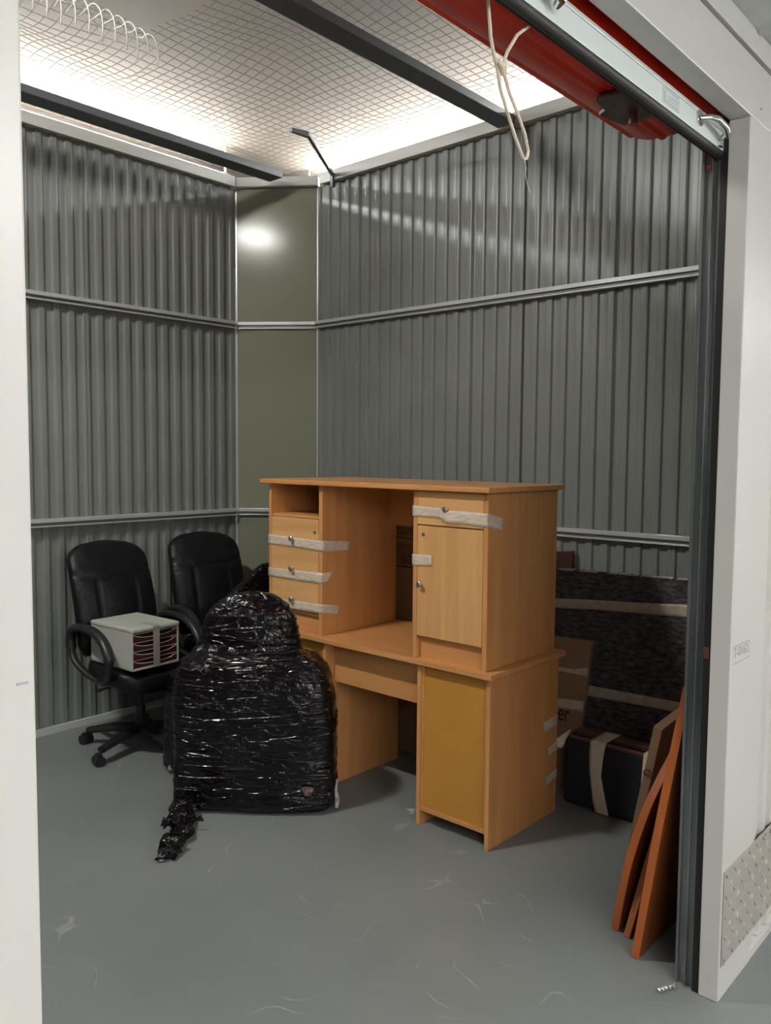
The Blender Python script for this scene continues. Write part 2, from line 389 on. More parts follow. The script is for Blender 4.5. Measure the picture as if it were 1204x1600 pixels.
struct(MB().box(2.4828, 2.4945, .40, .832, 2.838, 2.85).build('trim_ceiling', m_rail, None, 0))

# ------------------------------------------------------------------ luminaires
def luminaire(label, x0, x1, y0, y1, z, m, group, drop=.0):
    t = thing('tube_light', label, 'light', ((x0+x1)/2, (y0+y1)/2, z), 0, group)
    if drop:
        MB().box(x0, x1, y0, y1, z, z+.035).build('housing', m_rail, t, .002)
    else:
        MB().box(x0-.03, x1+.03, y0-.03, y1+.03, z+.004, z+.06).build('housing', m_white, t, .002)
    MB().box(x0+.01, x1-.01, y0+.01, y1-.01, z-.03, z+.002).build('diffuser', m, t, .004)
luminaire('long ceiling tube light over the corridor facing the open unit', -2.2, 3.0, -1.72, -1.60, 2.775, m_lamp_f, None)
luminaire('long ceiling tube light over the corridor by the right jamb', 4.6, 7.8, -1.72, -1.60, 2.775, m_lamp_f, None)
luminaire('tube light under the slab above the left half of the unit', 0.40, 0.50, 2.95, 3.40, 4.03, m_lamp_u, None)
def bare_tube(label, a, b):
    t = thing('tube_light', label, 'light', a)
    a, b = Vector(a), Vector(b); d = (b-a).normalized()
    MB().tube([a, b], .022, 12).build('tube', m_lamp_b, t, 0, True)
    for q in (a, b): MB().tube([q-d*.03, q+d*.03], .028, 12).tube([q, q+Vector((0, 0, .24))], .008, 8).build('holder', m_rail, t, 0, True)
bare_tube('bright tube light glowing behind the netting past the left wall of grey sheets', (-1.0, 5.50, 3.86), (4.2, 5.50, 3.86))
bare_tube('bright tube light glowing behind the netting past the wall right of the desks', (5.02, 1.2, 3.86), (5.02, 5.4, 3.86))

# ------------------------------------------------------------------ overhead: beams, bracket, netting
tag(MB().box(XL, XR-.045, 2.575, 2.69, 3.455, 3.497).build('ceiling_beam', m_steel, None, .003),
    'wide dark grey steel beam crossing under the netting in the middle of the unit', 'beam')
tag(MB().box(XL, 3.69, 4.225, 4.355, 3.455, 3.497).build('ceiling_beam', m_steel, None, .003),
    'narrow dark steel beam running beside the pale top angle of the left wall', 'beam')
br = thing('steel_bracket', 'small dark grey steel bracket reaching from the side wall up to the netting', 'bracket', (XR-.05, 4.0, 3.4))
MB().tube([(XR-.045, 3.985, 3.40), (XR-.048, 3.985, 3.485)], [.016, .016], 4).build('wall_foot', m_steel, br)
MB().tube([(XR-.048, 3.985, 3.48), (3.33, 3.60, 3.485)], [.014, .014], 4).build('arm', m_steel, br)
MB().tube([(3.345, 3.61, 3.482), (3.23, 3.625, 3.480)], [.020, .016], 4).build('end_plate', m_steel, br)

def net_z(x, y):
    z = 3.525 + .016*math.sin(2.1*x+1.3*y) * (1 if y < 4.3 else .3)
    z += .050*noise.noise(Vector((x*1.7, y*2.3, 4.2)))
    z -= .05*math.exp(-((y-3.55)/.22)**2) / (1+math.exp((x-2.05)/.10))
    z += .03*math.exp(-((y-3.2)/.3)**2-((x-2.9)/.45)**2)
    e = min(1.0, max(0.0, min(XR-x, 4.58-y)/.25))
    return max(3.506 if x > 2.3 else 3.47, 3.52 + (z-3.52)*e)
def in_hole(x, y): return x < 2.14 and y < 3.36
def wires():
    mb = MB(); P = .055; w = .0012
    def run(pts):
        if len(pts) > 1: mb.tube(pts, w, 3)
    nx = int((XR-XL)/P); ny = int((4.58-1.15)/P)
    for i in range(nx+1):
        x = XL+.01+i*P; cur = []
        for j in range(0, 4*ny+1):
            y = 1.15+j*P/4
            if in_hole(x, y): run(cur); cur = []; continue
            if j % 2 == 0: cur.append((x+.012*noise.noise(Vector((x*2, y*1.5, 0))), y, net_z(x, y)))
        run(cur)
    for j in range(ny+1):
        y = 1.15+j*P; cur = []
        for i in range(0, 2*nx+1):
            x = XL+.01+i*P/2
            if in_hole(x, y): run(cur); cur = []; continue
            cur.append((x, y+.02*noise.noise(Vector((x*1.5, y*2, 7))), net_z(x, y)+.003))
        run(cur)
    return mb
net = thing('wire_netting', 'sagging galvanised wire netting stretched over the storage unit as its lid', 'netting', (XL, 1.15, 3.5))
wires().build('net_panel', m_wire, net)
mb = MB()
xs = [1.088+.055*i for i in range(20)]
def curl(x, t):  # t 0..1 along the curled end
    a = t*math.radians(118) - math.radians(15)
    return Vector((x - .02*max(0, t-.7), 3.355 + .02*math.sin(x*9) - .10*math.sin(a), 3.525 + .012*math.sin(x*5) - .145*(1-math.cos(a))))
for k, x in enumerate(xs):
    L = 1.0 - .22*(k % 3 == 0)*random.random() + .03*math.sin(k*2.3)
    mb.tube([(x, 3.44, net_z(x, 3.44))]+[curl(x, L*t/12) for t in range(0, 13)], .0026, 4)
for t in (.0, .12, .22, .36):
    mb.tube([curl(x, t)+Vector((0, .006*math.sin(x*40), 0)) for x in [1.10+.0275*i for i in range(39)]], .0013, 3)
for k in range(16):
    x = 1.2+random.random()*.9; q = curl(x, .05); mb.tube([q, q+Vector((.16*random.uniform(.3, 1), random.uniform(-.05, .07), random.uniform(-.06, .02)))], .0012, 3)
mb.build('curled_edge', m_wire_b, net)

# ------------------------------------------------------------------ roller shutter, rolled up
rd = thing('roller_shutter', 'red steel roller shutter rolled up under the white header', 'shutter', (1.43, .95, 2.5))
YC, R = .938, .23
DC = (YC+R, 2.43+2.097*R+.0)
xa, xb = JL+.02, 2.500
# rolled curtain: a ribbed roll; the ribs run along it
prof = []
n = 120
for k in range(n):
    a = 2*math.pi*k/n
    rib = .005 if (k % 10) in (0, 1) else (-.003 if (k % 10) in (2, 9) else 0)
    prof.append((DC[0]-(R+rib)*math.cos(a), DC[1]-(R+rib)*math.sin(a)))
mb = MB(); mb.rings([[(x, p[0], p[1]) for p in prof] for x in (xa+.02, 2.645)])
mb.build('rolled_curtain', m_red, rd, 0, True, angle=28)
mb = MB(); poly = []
zz = 2.598
pts = []
while zz < DC[1]:
    pts += [(YC, zz), (YC, zz+.055), (YC+.008, zz+.062), (YC+.008, zz+.068), (YC, zz+.075)]; zz += .075
for x in (xa, xb): mb.v += [(x, p[0], p[1]) for p in pts] + [(x, p[0]+.003, p[1]) for p in pts]
N = len(pts)
for i in range(N-1):
    mb.f += [(i, i+1, 2*N+i+1, 2*N+i), (N+i, 3*N+i, 3*N+i+1, N+i+1)]
mb.build('hanging_curtain', m_red, rd)
MB().box(xa, xb, .916, .940, 2.536, 2.588).build('bottom_bar', m_bar, rd, .002)
o = MB().box(xa, xb, .914, .942, 2.588, 2.599).build('bar_lip', m_rail, rd, .002)
mb = MB().tube([(xa, .930, 2.533), (xb, .930, 2.533)], .0155, 14, flat=.9)
mb.box(xa, xb, .943, .947, 2.524, 2.55)
mb.build('rubber_seal', m_rubber, rd, 0, True)
def grip(x0, x1):
    mb = MB(); yb = .916; z = 2.574
    mb.cyl((x0, yb, z), (x0, yb-.005, z), .022, 20)
    pts = [(x0, yb-.004, z), (x0+.015, yb-.024, z+.002), (x0+.05, yb-.033, z+.005), (x0+.10, yb-.036, z-.002), (x0+.135, yb-.030, z-.010), (x0+.145, yb-.012, z-.014)]
    return mb.tube(pts, [.008, .009, .010, .012, .013, .009], 12, flat=.8)
g = grip(2.29, 2.44).build('handle', m_chrome, rd, 0, True)
MB().box(2.43, 2.45, .905, .917, 2.538, 2.560).build('latch_tongue', m_chrome, rd, .002)
grip(1.37, 1.50).build('handle', m_chrome, rd, 0, True)
lb = MB().box(2.055, 2.155, .9145, .9162, 2.546, 2.584).build('maker_label', mat('label_film', (.55, .59, .61), .4), rd, 0)
mb = MB()
for z, a, b in ((2.580, 2.06, 2.15), (2.567, 2.085, 2.15), (2.559, 2.085, 2.14), (2.550, 2.06, 2.15)):
    mb.box(a, b, .9139, .9146, z, z+.0012)
mb.box(2.062, 2.067, .9139, .9146, 2.554, 2.574)
mb.build('print', m_inkgrey, lb)
# end plate of the spindle with its bolt
mb = MB()
for (x, y) in ((2.30, 1.10),):
    zb = DC[1]-R*.985
    mb.prism([(2.20, 1.02, zb-.022), (2.26, 1.00, zb-.020), (2.27, 1.02, zb-.020), (2.40, 1.01, zb-.020), (2.42, 1.04, zb-.021), (2.42, 1.20, zb-.024), (2.30, 1.22, zb-.024), (2.28, 1.19, zb-.024), (2.20, 1.18, zb-.024)], (0, 0, .012))
    mb.box(2.24, 2.40, 1.06, 1.16, zb-.012, zb+.04)
mb.build('lock_plate', mat('greasy_steel', (.12, .085, .065), .4, .4, var=.35, vscale=30), rd, .002)
MB().cyl((2.34, 1.13, zb-.06), (2.34, 1.13, zb-.015), .013, 16).build('bolt', mat('rusty_bolt', (.20, .07, .05), .5, .4), rd, 0, True)
MB().cyl((xa+.02, DC[0], DC[1]), (2.70, DC[0], DC[1]), .03, 16).build('spindle', m_steel, rd, 0, True)
# guide channels and their seals
struct(MB().box(2.476, 2.60, .900, .922, 0, 2.62).build('trim_guide_seal', m_dark))
gm = mat('guide_steel', (.20, .215, .22), .3, .7, var=.25, vscale=5, stretch=(3, 3, .5))
mb = MB().box(2.484, 2.60, .922, .930, 0, 2.66).box(2.484, 2.60, .972, .980, 0, 2.66).box(2.493, 2.60, .930, .972, 0, 2.66)
mb.box(2.480, 2.494, .945, .949, 0, 2.66)
struct(mb.build('trim_guide', gm, None, .001))
MB()
struct(MB().box(.33, JL-.004, .905, .965, 0, 2.62).build('trim_guide_left', gm, None, .001))
o = MB().cyl((2.478, .956, 2.50), (2.486, .956, 2.50), .007, 14)
trim(o, m_chrome, 0)
o = MB().box(2.4845, 2.487, .90, .921, 1.05, 1.09); trim(MB().box(2.4735, 2.4765, .905, .921, 1.05, 1.085), mat('rust_red', (.10, .03, .02), .5), 0)

# cord tied round the bottom bar
cd = thing('hanging_cord', 'cream cord tied round the shutter bar and hanging in a loop', 'cord', (1.40, .95, 2.42))
cy = .962
MB().tube([(1.352, cy-.02, 2.56), (1.361, cy, 2.527), (1.366, cy, 2.50), (1.372, cy, 2.465), (1.384, cy, 2.435), (1.396, cy, 2.415), (1.408, cy, 2.38), (1.432, cy, 2.345), (1.462, cy, 2.305), (1.486, cy, 2.277), (1.497, cy, 2.268), (1.508, cy, 2.272), (1.513, cy, 2.288), (1.500, cy, 2.318), (1.470, cy, 2.352), (1.440, cy, 2.382), (1.416, cy-.002, 2.412), (1.408, cy-.004, 2.424), (1.422, cy-.006, 2.455), (1.455, cy-.006, 2.498), (1.492, cy-.010, 2.528), (1.497, cy-.016, 2.545)], .0035, 8).build('cord_strand', m_cord, cd, 0, True)
MB().tube([(1.392, cy-.004, 2.425), (1.402, cy-.008, 2.418), (1.412, cy-.004, 2.408)], [.006, .0085, .006], 10).build('knot', m_cord, cd, 0, True)
MB().tube([(1.500, cy, 2.268), (1.506, cy, 2.252), (1.504, cy, 2.238), (1.512, cy, 2.222), (1.524, cy, 2.205)], .0009, 5).build('frayed_thread', m_cord, cd)

# ------------------------------------------------------------------ outside of the right jamb
trim(MB().box(.372, .384, .8388, .8402, 1.418, 1.4205), m_inkgrey, 0)
ck = thing('kick_plate', 'grey raised-pattern metal kick plate low on the white front wall', 'plate', (2.5, .84, .11))
mb = MB().box(2.480, 4.4, .8365, .8398, .110, .408)
k = 0
for i in range(56):
    for j in range(9):
        cx, cz = 2.50+i*.034, .126+j*.033
        if (i+j) % 2: continue
        s = 1 if (i//1 % 2) else -1
        dx, dz = .0105*.72, .0105*s
        mb.tube([(cx-dx, .8366, cz-dz), (cx-dx*.5, .8362, cz-dz*.5), (cx, .8360, cz), (cx+dx*.5, .8362, cz+dz*.5), (cx+dx, .8366, cz+dz)], [.0010, .0036, .0046, .0036, .0010], 10)
mb.build('pattern_sheet', m_check, ck, 0, True, angle=50)
for x, z in ((2.49, .118), (2.49, .398), (2.85, .398), (2.85, .118), (2.67, .118)):
    MB().cyl((x, .8368, z), (x, .8335, z), .005, 12).build('screw', m_chrome, ck)
sg = thing('unit_sign', 'small unit number sticker on the white wall right of the jamb', 'sign', (2.49, .84, 1.04))
MB().box(2.487, 2.628, .8390, .8400, 1.041, 1.094).build('sticker', m_white, sg)
mb = MB().box(2.487, 2.628, .8384, .8392, 1.0925, 1.0945).box(2.487, 2.628, .8384, .8392, 1.0405, 1.0425).box(2.626, 2.628, .8384, .8392, 1.0405, 1.094)
mb.build('border', m_inkred, sg)
text('lettering', 'T-0162', .044, m_inkred, sg, (2.494, .8388, 1.0505), (1, 0, 0), (0, 0, 1), sx=.93)
tag(MB().cyl((2.548, .8395, 2.657), (2.548, .8365, 2.657), .0035, 12).build('rivet_head', m_inkgrey), 'tiny grey rivet head on the white header corner', 'rivet')

# ------------------------------------------------------------------ desks
def knob(parent, x, y, z):
    mb = MB().cyl((x, y, z), (x-.014, y, z), .0055, 12)
    mb.tube([(x-.012, y, z), (x-.016, y, z), (x-.022, y, z), (x-.025, y, z)], [.008, .0135, .0135, .010], 20)
    return mb.build('knob', m_nickel, parent, 0, True)
def lock(parent, x, y, z):
    mb = MB().cyl((x, y, z), (x-.002, y, z), .0085, 18)
    mb.build('lock', m_nickel, parent, 0, True)
def strip_front(parent, pts, name='tape', m=None, x=2.787, seg=14, w=.0012):
    """wrinkled tape on a face x = const: pts = [(y, z_top, z_bottom), ...]"""
    mb = MB(); rows = []
    for i in range(len(pts)-1):
        for k in range(seg + (i == len(pts)-2)):
            t = k/seg; a, b = pts[i], pts[i+1]
            rows.append([a[j]+(b[j]-a[j])*t for j in range(3)])
    vs = []; nn = 5
    for r_ in rows:
        for j in range(nn):
            z = r_[1]+(r_[2]-r_[1])*j/(nn-1)
            dx = .0012*noise.noise(Vector((r_[0]*30, z*80, 1)))
            vs.append((x-w+dx, r_[0], z))
    fs = [(i*nn+j, (i+1)*nn+j, (i+1)*nn+j+1, i*nn+j+1) for i in range(len(rows)-1) for j in range(nn-1)]
    mb.add(vs, fs)
    o = mb.build(name, m or m_tape, parent, 0, True)
    s = o.modifiers.new('solid', 'SOLIDIFY'); s.thickness = .0006; s.offset = 0
    return o
def strip(parent, quads, m=None, name='tape', push=(0, 0, 0)):
    """tape from a polyline of (top point, bottom point) pairs"""
    vs = []; P = Vector(push)
    out = []; nn = 5; seg = 8
    for i in range(len(quads)-1):
        for k in range(seg + (i == len(quads)-2)):
            t = k/seg
            a = Vector(quads[i][0]).lerp(Vector(quads[i+1][0]), t); b = Vector(quads[i][1]).lerp(Vector(quads[i+1][1]), t)
            out.append((a, b))
    for a, b in out:
        for j in range(nn):
            q = a.lerp(b, j/(nn-1)); vs.append(q + P*(1+.8*noise.noise(q*45)))
    fs = [(i*nn+j, (i+1)*nn+j, (i+1)*nn+j+1, i*nn+j+1) for i in range(len(out)-1) for j in range(nn-1)]
    o = MB().add(vs, fs).build(name, m or m_tape, parent, 0, True)
    s = o.modifiers.new('solid', 'SOLIDIFY'); s.thickness = .0006; s.offset = 0
    return o

X0, X1 = 2.790, 3.340
# lower desk, its back to the viewer
d1 = thing('desk', 'beech desk standing on the floor with its hardboard back facing the viewer', 'desk', (3.06, 2.6, 0))
MB().box(2.763, 3.365, 1.884, 3.335, .733, .758).build('desktop', m_beech_y, d1, .003)
for y0, y1 in ((1.906, 1.926), (2.277, 2.297), (2.880, 2.900), (3.275, 3.295)):
    box('side_panel', m_beech, (X0, X1, y0, y1, 0, .733), d1)
box('modesty_panel', m_beech_y, (2.850, 2.868, 2.297, 2.880, .527, .733), d1)
for y0, y1 in ((1.926, 2.277), (2.900, 3.275)):
    box('back_panel', m_hard, (2.803, 2.808, y0+.008, y1-.008, .082, .728), d1, 0)
    MB().box(2.794, 2.812, y0, y1, .066, .084).box(2.798, 2.806, y0, y0+.011, .084, .733).box(2.798, 2.806, y1-.011, y1, .084, .733).box(2.798, 2.806, y0, y1, .724, .733).build('back_frame', m_beech_y, d1, .001)
    box('bottom_shelf', m_beech_y, (2.815, 3.325, y0, y1, .066, .084), d1)
    box('door', m_beech_d, (3.325, 3.340, y0+.002, y1-.002, .09, .73), d1)
for (a, b, c, e, f, g_) in ((3.213, .446, 3.342, .459, .399, .404), (3.258, .316, 3.342, .336, .276, .290), (3.241, .186, 3.342, .200, .141, .156)):
    strip(d1, [((a, 1.906, b), (a+.012, 1.906, f)), ((c, 1.906, e), (c, 1.906, g_))], push=(0, -.0018, 0))
strip(d1, [((3.336, 1.9055, .345), (3.338, 1.9055, .30)), ((3.36, 1.89, .36), (3.352, 1.885, .30)), ((3.415, 1.875, .378), (3.375, 1.88, .335))], push=(0, -.001, 0))
# upper desk, stacked the right way round on the lower one
d2 = thing('desk', 'beech desk with drawers and a door stacked on top of another desk', 'desk', (3.06, 2.6, .758))
Z0, ZU = .758, 1.500
MB().box(2.757, 3.368, 1.906, 3.340, ZU, 1.524).build('desktop', m_beech_y, d2, .005, seg=3)
for y0, y1 in ((1.930, 1.952), (2.305, 2.328), (2.905, 2.930), (3.283, 3.303)):
    box('side_panel', m_beech, (X0, X1, y0, y1, Z0, ZU), d2)
box('modesty_panel', m_beech_y, (3.285, 3.303, 2.328, 2.905, 1.285, ZU), d2)
for y0, y1 in ((1.952, 2.305), (2.930, 3.283)):
    box('plinth', m_beech_y, (2.815, 2.833, y0, y1, Z0, .862 if y0 < 2 else .852), d2)
    box('back_panel', m_hard, (3.325, 3.330, y0, y1, Z0, ZU), d2, 0)
    box('bottom_shelf', m_beech_y, (2.80, 3.32, y0, y1, .848, .862), d2)
box('shelf', m_beech_y, (2.800, 3.325, 2.930, 3.283, 1.333, 1.348), d2)
box('shelf', m_beech_y, (2.800, 3.325, 1.952, 2.305, 1.335, 1.347), d2)
dz = ((1.189, 1.331), (1.027, 1.185), (.866, 1.023))
for k, (a, b) in enumerate(dz):
    dr = box('drawer', m_beech_dy, (2.7895, 2.806, 2.932, 3.281, a, b), d2, .0012)
    MB().box(2.806, 3.25, 2.95, 3.26, a+.02, b-.03).build('drawer_box', m_beech_y, dr)
    knob(dr, 2.789, 3.115, (1.228, 1.075, .918)[k])
    if k == 0: lock(dr, 2.789, 2.957, 1.268)
dr = box('drawer', m_beech_dy, (2.7895, 2.806, 1.954, 2.303, 1.351, 1.496), d2, .0012)
knob(dr, 2.789, 2.139, 1.424)
dd = box('door', m_beech_d, (2.7895, 2.806, 1.954, 2.303, .858, 1.345), d2, .0012)
knob(dd, 2.789, 2.278, 1.089); lock(dd, 2.789, 2.270, 1.307)
# tape holding drawers and door shut
strip(d2, [((2.787, 3.303, 1.237), (2.787, 3.303, 1.186)), ((2.787, 3.10, 1.232), (2.787, 3.10, 1.185)), ((2.787, 2.903, 1.231), (2.787, 2.903, 1.177))], push=(-.0016, 0, 0))
strip(d2, [((2.787, 2.903, 1.231), (2.787, 2.903, 1.177)), ((2.985, 2.903, 1.214), (2.970, 2.903, 1.169))], push=(0, -.0016, 0))
strip(d2, [((2.787, 3.303, 1.063), (2.787, 3.303, 1.018)), ((2.787, 2.903, 1.072), (2.787, 2.903, 1.019))], push=(-.0016, 0, 0))
strip(d2, [((2.787, 2.903, 1.072), (2.787, 2.903, 1.019)), ((2.859, 2.903, 1.073), (2.823, 2.903, 1.024))], push=(0, -.0016, 0))
strip(d2, [((2.787, 3.283, .906), (2.787, 3.283, .862)), ((2.787, 2.903, .918), (2.787, 2.903, .873))], push=(-.0016, 0, 0))
strip(d2, [((2.787, 2.903, .918), (2.787, 2.903, .873)), ((2.914, 2.903, .896), (2.898, 2.903, .854))], push=(0, -.0016, 0))
strip(d2, [((2.787, 2.329, 1.432), (2.787, 2.329, 1.387)), ((2.787, 2.18, 1.428), (2.787, 2.18, 1.385)), ((2.772, 2.139, 1.418), (2.770, 2.139, 1.372)), ((2.787, 2.08, 1.420), (2.787, 2.08, 1.368)), ((2.787, 1.929, 1.417), (2.787, 1.929, 1.360))], push=(-.0016, 0, 0))
strip(d2, [((2.787, 1.928, 1.417), (2.787, 1.928, 1.360)), ((2.899, 1.928, 1.391), (2.886, 1.928, 1.341))], push=(0, -.0016, 0))
strip(d2, [((2.787, 2.329, 1.217), (2.787, 2.329, 1.168)), ((2.787, 2.221, 1.221), (2.787, 2.218, 1.176))], push=(-.0016, 0, 0))

# ------------------------------------------------------------------ lofted soft shapes
def superring(c, ax, ay, n, seg, disp=None):
    out = []
    for k in range(seg):
        a = 2*math.pi*k/seg; ca, sa = math.cos(a), math.sin(a)
        u = math.copysign(abs(ca)**(2/n), ca); v = math.copysign(abs(sa)**(2/n), sa)
        q = Vector(c) + Vector(ax)*u + Vector(ay)*v
        if disp: q = q + disp(q, u, v)
        out.append(q)
    return out

def office_chair(label, loc, rotz, lean=.13):
    t = thing('office_chair', label, 'chair', loc, rotz, 'black high-backed office chairs')
    # seat, front is -y
    mb = MB(); rs = []
    for i in range(13):
        a = -math.pi/2 + math.pi*i/12
        cz, cr = math.sin(a), max(.02, math.cos(a))**.5
        rs.append(superring((0, -.02, .455+.052*cz), (.25*(.86+.14*cr) if abs(cz) < .999 else .12, 0, 0), (0, .25*(.86+.14*cr) if abs(cz) < .999 else .12, 0), 3.6, 56,
                  lambda q, u, v: Vector((0, 0, (-.035*max(0, -v-.55)/.45 if v < -.55 else 0) + .004*noise.noise(q*14)))))
    mb.rings(rs); mb.build('seat', m_leather, t, 0, True, local=True, angle=180)
    # backrest
    mb = MB(); rs = []; N = 44
    for i in range(N+1):
        f = i/N; z = .50 + .635*f
        if f > .80: w = .235*(1-((f-.80)/.20)**2.6)**(1/2.4) if f < 1 else .03
        elif f < .10: w = .20 + .035*(f/.10)**.6
        else: w = .235
        w = max(w, .03) * (1 + .05*math.sin(math.pi*f))
        th = .052*(1-abs(2*f-1)**6)**.5 + .006
        yc = .235 + lean*f + .05*(f-.35)**2*2 - .02*math.sin(math.pi*f*1.2)
        def dsp(q, u, v, f=f, th=th):
            d = 0.0
            if v < 0:
                s = abs(q.x)
                g = lambda a, b: math.exp(-((a-b)/.006)**2)
                if f < .66: d += .011*g(s, .105 + .02*f)
                d += .010*math.exp(-((f-.68-.9*(s*s))/.012)**2)
                if s < .115: d += .008*math.exp(-((f-.42)/.010)**2)
                if s > .11 and f < .66: d += .0035*math.sin(f*150+3*math.sin(q.x*30))
                d -= .012*max(0, 1-(s/.10)**2)*(.6 if f < .66 else 0)
                d += .003*noise.noise(q*18)
            return Vector((0, d, 0))
        rs.append(superring((0, yc, z), (w, 0, 0), (0, th, 0), 3.0, 96, dsp))
    mb.rings(rs); mb.build('backrest', m_leather, t, 0, True, local=True, angle=180)
    # looped armrests
    for s in (-1, 1):
        x = .275*s
        path = [(x, .20, .685), (x, .08, .700), (x, -.04, .690), (x, -.13, .650), (x, -.185, .580), (x*.99, -.175, .500), (x*.93, -.10, .432), (x*.85, .0, .412), (x*.93, .12, .440), (x, .22, .500), (x, .262, .58), (x, .25, .65)]
        fine = []
        n = len(path)
        for i in range(n):
            p0, p1, p2, p3 = (Vector(path[(i+k) % n]) for k in (-1, 0, 1, 2))
            for k in range(5):
                u = k/5
                fine.append(.5*((2*p1)+(p2-p0)*u+(2*p0-5*p1+4*p2-p3)*u*u+(3*p1-p0-3*p2+p3)*u**3))
        rad = [.030 if q.z > .56 else .020 for q in fine]
        MB().tube(fine, rad, 12, True, flat=.78, side=(1, 0, 0)).build('armrest', m_blackp, t, 0, True, local=True)
    MB().tube([(0, .05, .41), (0, .20, .405), (0, .275, .44), (0, .30, .56)], [.03, .03, .028, .02], 10, flat=.35).build('back_bracket', m_blackp, t, 0, True, local=True)
    MB().box(-.09, .09, -.12, .12, .375, .41).build('tilt_mechanism', m_blackp, t, .008, local=True)
    MB().tube([(-.09, -.03, .39), (-.22, -.04, .385), (-.27, -.04, .38)], [.005, .005, .012], 8).build('lever', m_blackp, t, 0, True, local=True)
    MB().cyl((0, 0, .10), (0, 0, .24), .028, 20).cyl((0, 0, .24), (0, 0, .38), .017, 20).build('gas_column', m_blackp, t, 0, True, local=True)
    b = MB(); b.cyl((0, 0, .085), (0, 0, .135), .045, 20, .035)
    cs = []
    for k in range(5):
        a = math.radians(198 + 72*k) - rotz
        d = Vector((math.cos(a), math.sin(a), 0))
        b.tube([d*.02+Vector((0, 0, .112)), d*.16+Vector((0, 0, .105)), d*.31+Vector((0, 0, .080))], [.042, .036, .027], 10, flat=.66, side=d.cross(Vector((0, 0, 1))))
        cs.append((d*.315, a))
    b.build('star_base', m_blackp, t, 0, True, local=True)
    for p, a in cs:
        w = MB(); e = Vector((math.cos(a+1.1), math.sin(a+1.1), 0))
        c = p+Vector((0, 0, .027))+e.cross(Vector((0, 0, 1)))*.012
        w.cyl(c+e*.005, c+e*.030, .029, 22); w.cyl(c-e*.005, c-e*.030, .029, 22)
        w.cyl(p+Vector((0, 0, .035)), p+Vector((0, 0, .085)), .008, 10)
        w.tube([c-e*.02+Vector((0, 0, .024)), c+e*.02+Vector((0, 0, .024))], [.016, .016], 10)
        w.build('caster', m_blackp, t, 0, True, local=True)
    return t
office_chair('black office chair holding the pale drawer unit on its seat', (2.49, 4.06, 0), math.radians(-3))
office_chair('black office chair in the corner, half hidden by the wrapped furniture', (3.15, 4.12, 0), math.radians(-12))

# ------------------------------------------------------------------ desktop drawer unit on the seat
du = thing('drawer_unit', 'pale grey desktop drawer unit with four dark red drawers, on a chair seat', 'drawer unit', (2.285, 3.80, .511), math.radians(3))
w_, d_, h_ = .298, .385, .222
mb = MB().box(0, .010, 0, d_, 0, h_-.02).box(w_-.010, w_, 0, d_, 0, h_-.02).box(0, w_, 0, d_, 0, .012).box(0, w_, d_-.01, d_, 0, h_-.02)
mb.build('casing', m_greyp, du, .003, local=True)
MB().box(-.003, w_+.003, -.004, d_, h_-.022, h_+.004).build('lid', m_greyp, du, .010, seg=4, local=True)
pitch = (h_-.036)/4
for k in range(4):
    z0 = .014 + k*pitch
    mb = MB(); n = 24; lo = []; hi = []
    f = lambda u: .037 - .021*(1-abs(2*u-1)**3.2)
    for i in range(n+1):
        u = i/n; x = .013 + (w_-.026)*u
        lo.append((x, .006, z0)); hi.append((x, .006, z0+f(u)))
    vs = lo+hi; N = n+1
    vs += [(a, .010, c) for a, b_, c in vs]
    fs = []
    for i in range(n):
        fs += [(i, i+1, N+i+1, N+i), (2*N+i, 3*N+i, 3*N+i+1, 2*N+i+1), (N+i, N+i+1, 3*N+i+1, 3*N+i), (i, 2*N+i, 2*N+i+1, i+1)]
    mb.add(vs, fs); mb.box(.013, w_-.013, .010, d_-.02, z0, z0+.002)
    dr = mb.build('drawer', m_maroon, du, local=True)
    MB().tube([(q[0], .006, q[2]) for q in hi], .0018, 6).build('rim', m_lip, dr, 0, True, local=True)
    MB().box(.011, w_-.011, .004, .010, z0+f(0)+.003, z0+f(0)+.0045).build('divider', m_lip, du, local=True)
MB().box(.013, w_-.013, .05, d_-.012, .013, h_-.024).build('cavity_shade_fill', m_inside, du, local=True)  # near-black filler block standing in for the shade behind the drawer fronts
MB().box(.128, .168, -.0062, -.0048, .006, h_-.001).box(.128, .168, -.0060, .12, h_+.0042, h_+.005).build('tape', mat('matt_tape', (.30, .29, .26), .4), du, local=True)

# ------------------------------------------------------------------ furniture wrapped in black stretch film
U = Vector((.644, -.765, 0)); V = Vector((.765, .644, 0)); U_AX = U
def ridged(q, f, p=2.0): return max(0.0, 1-abs(noise.noise(q*f))*3.0)**p
def film_disp(q, amp=1.0, top=.7):
    """gathers and creases of tight film; their direction wanders over the surface"""
    z = q.z; w = q.dot(U_AX)
    th = .18 + .9*noise.noise(Vector((w*2.2, z*2.6, 3.1))) + .5*noise.noise(Vector((w*5, z*5, 9.0)))
    a, b = w*math.cos(th)+z*math.sin(th), -w*math.sin(th)+z*math.cos(th)
    m = max(0.0, min(1.0, .5 + 1.8*noise.noise(Vector((w*3.1, z*3.7, 1.0)))))
    k = ridged(Vector((a*2.0, b*26, 0)), 1.0, 3)*.0055*m
    k += ridged(Vector((q.x*16, q.y*16, z*16)), 1.0, 4)*.0045*(1-m)
    k += noise.noise(Vector((q.x*3, q.y*3, z*3)))*.016
    return k*amp
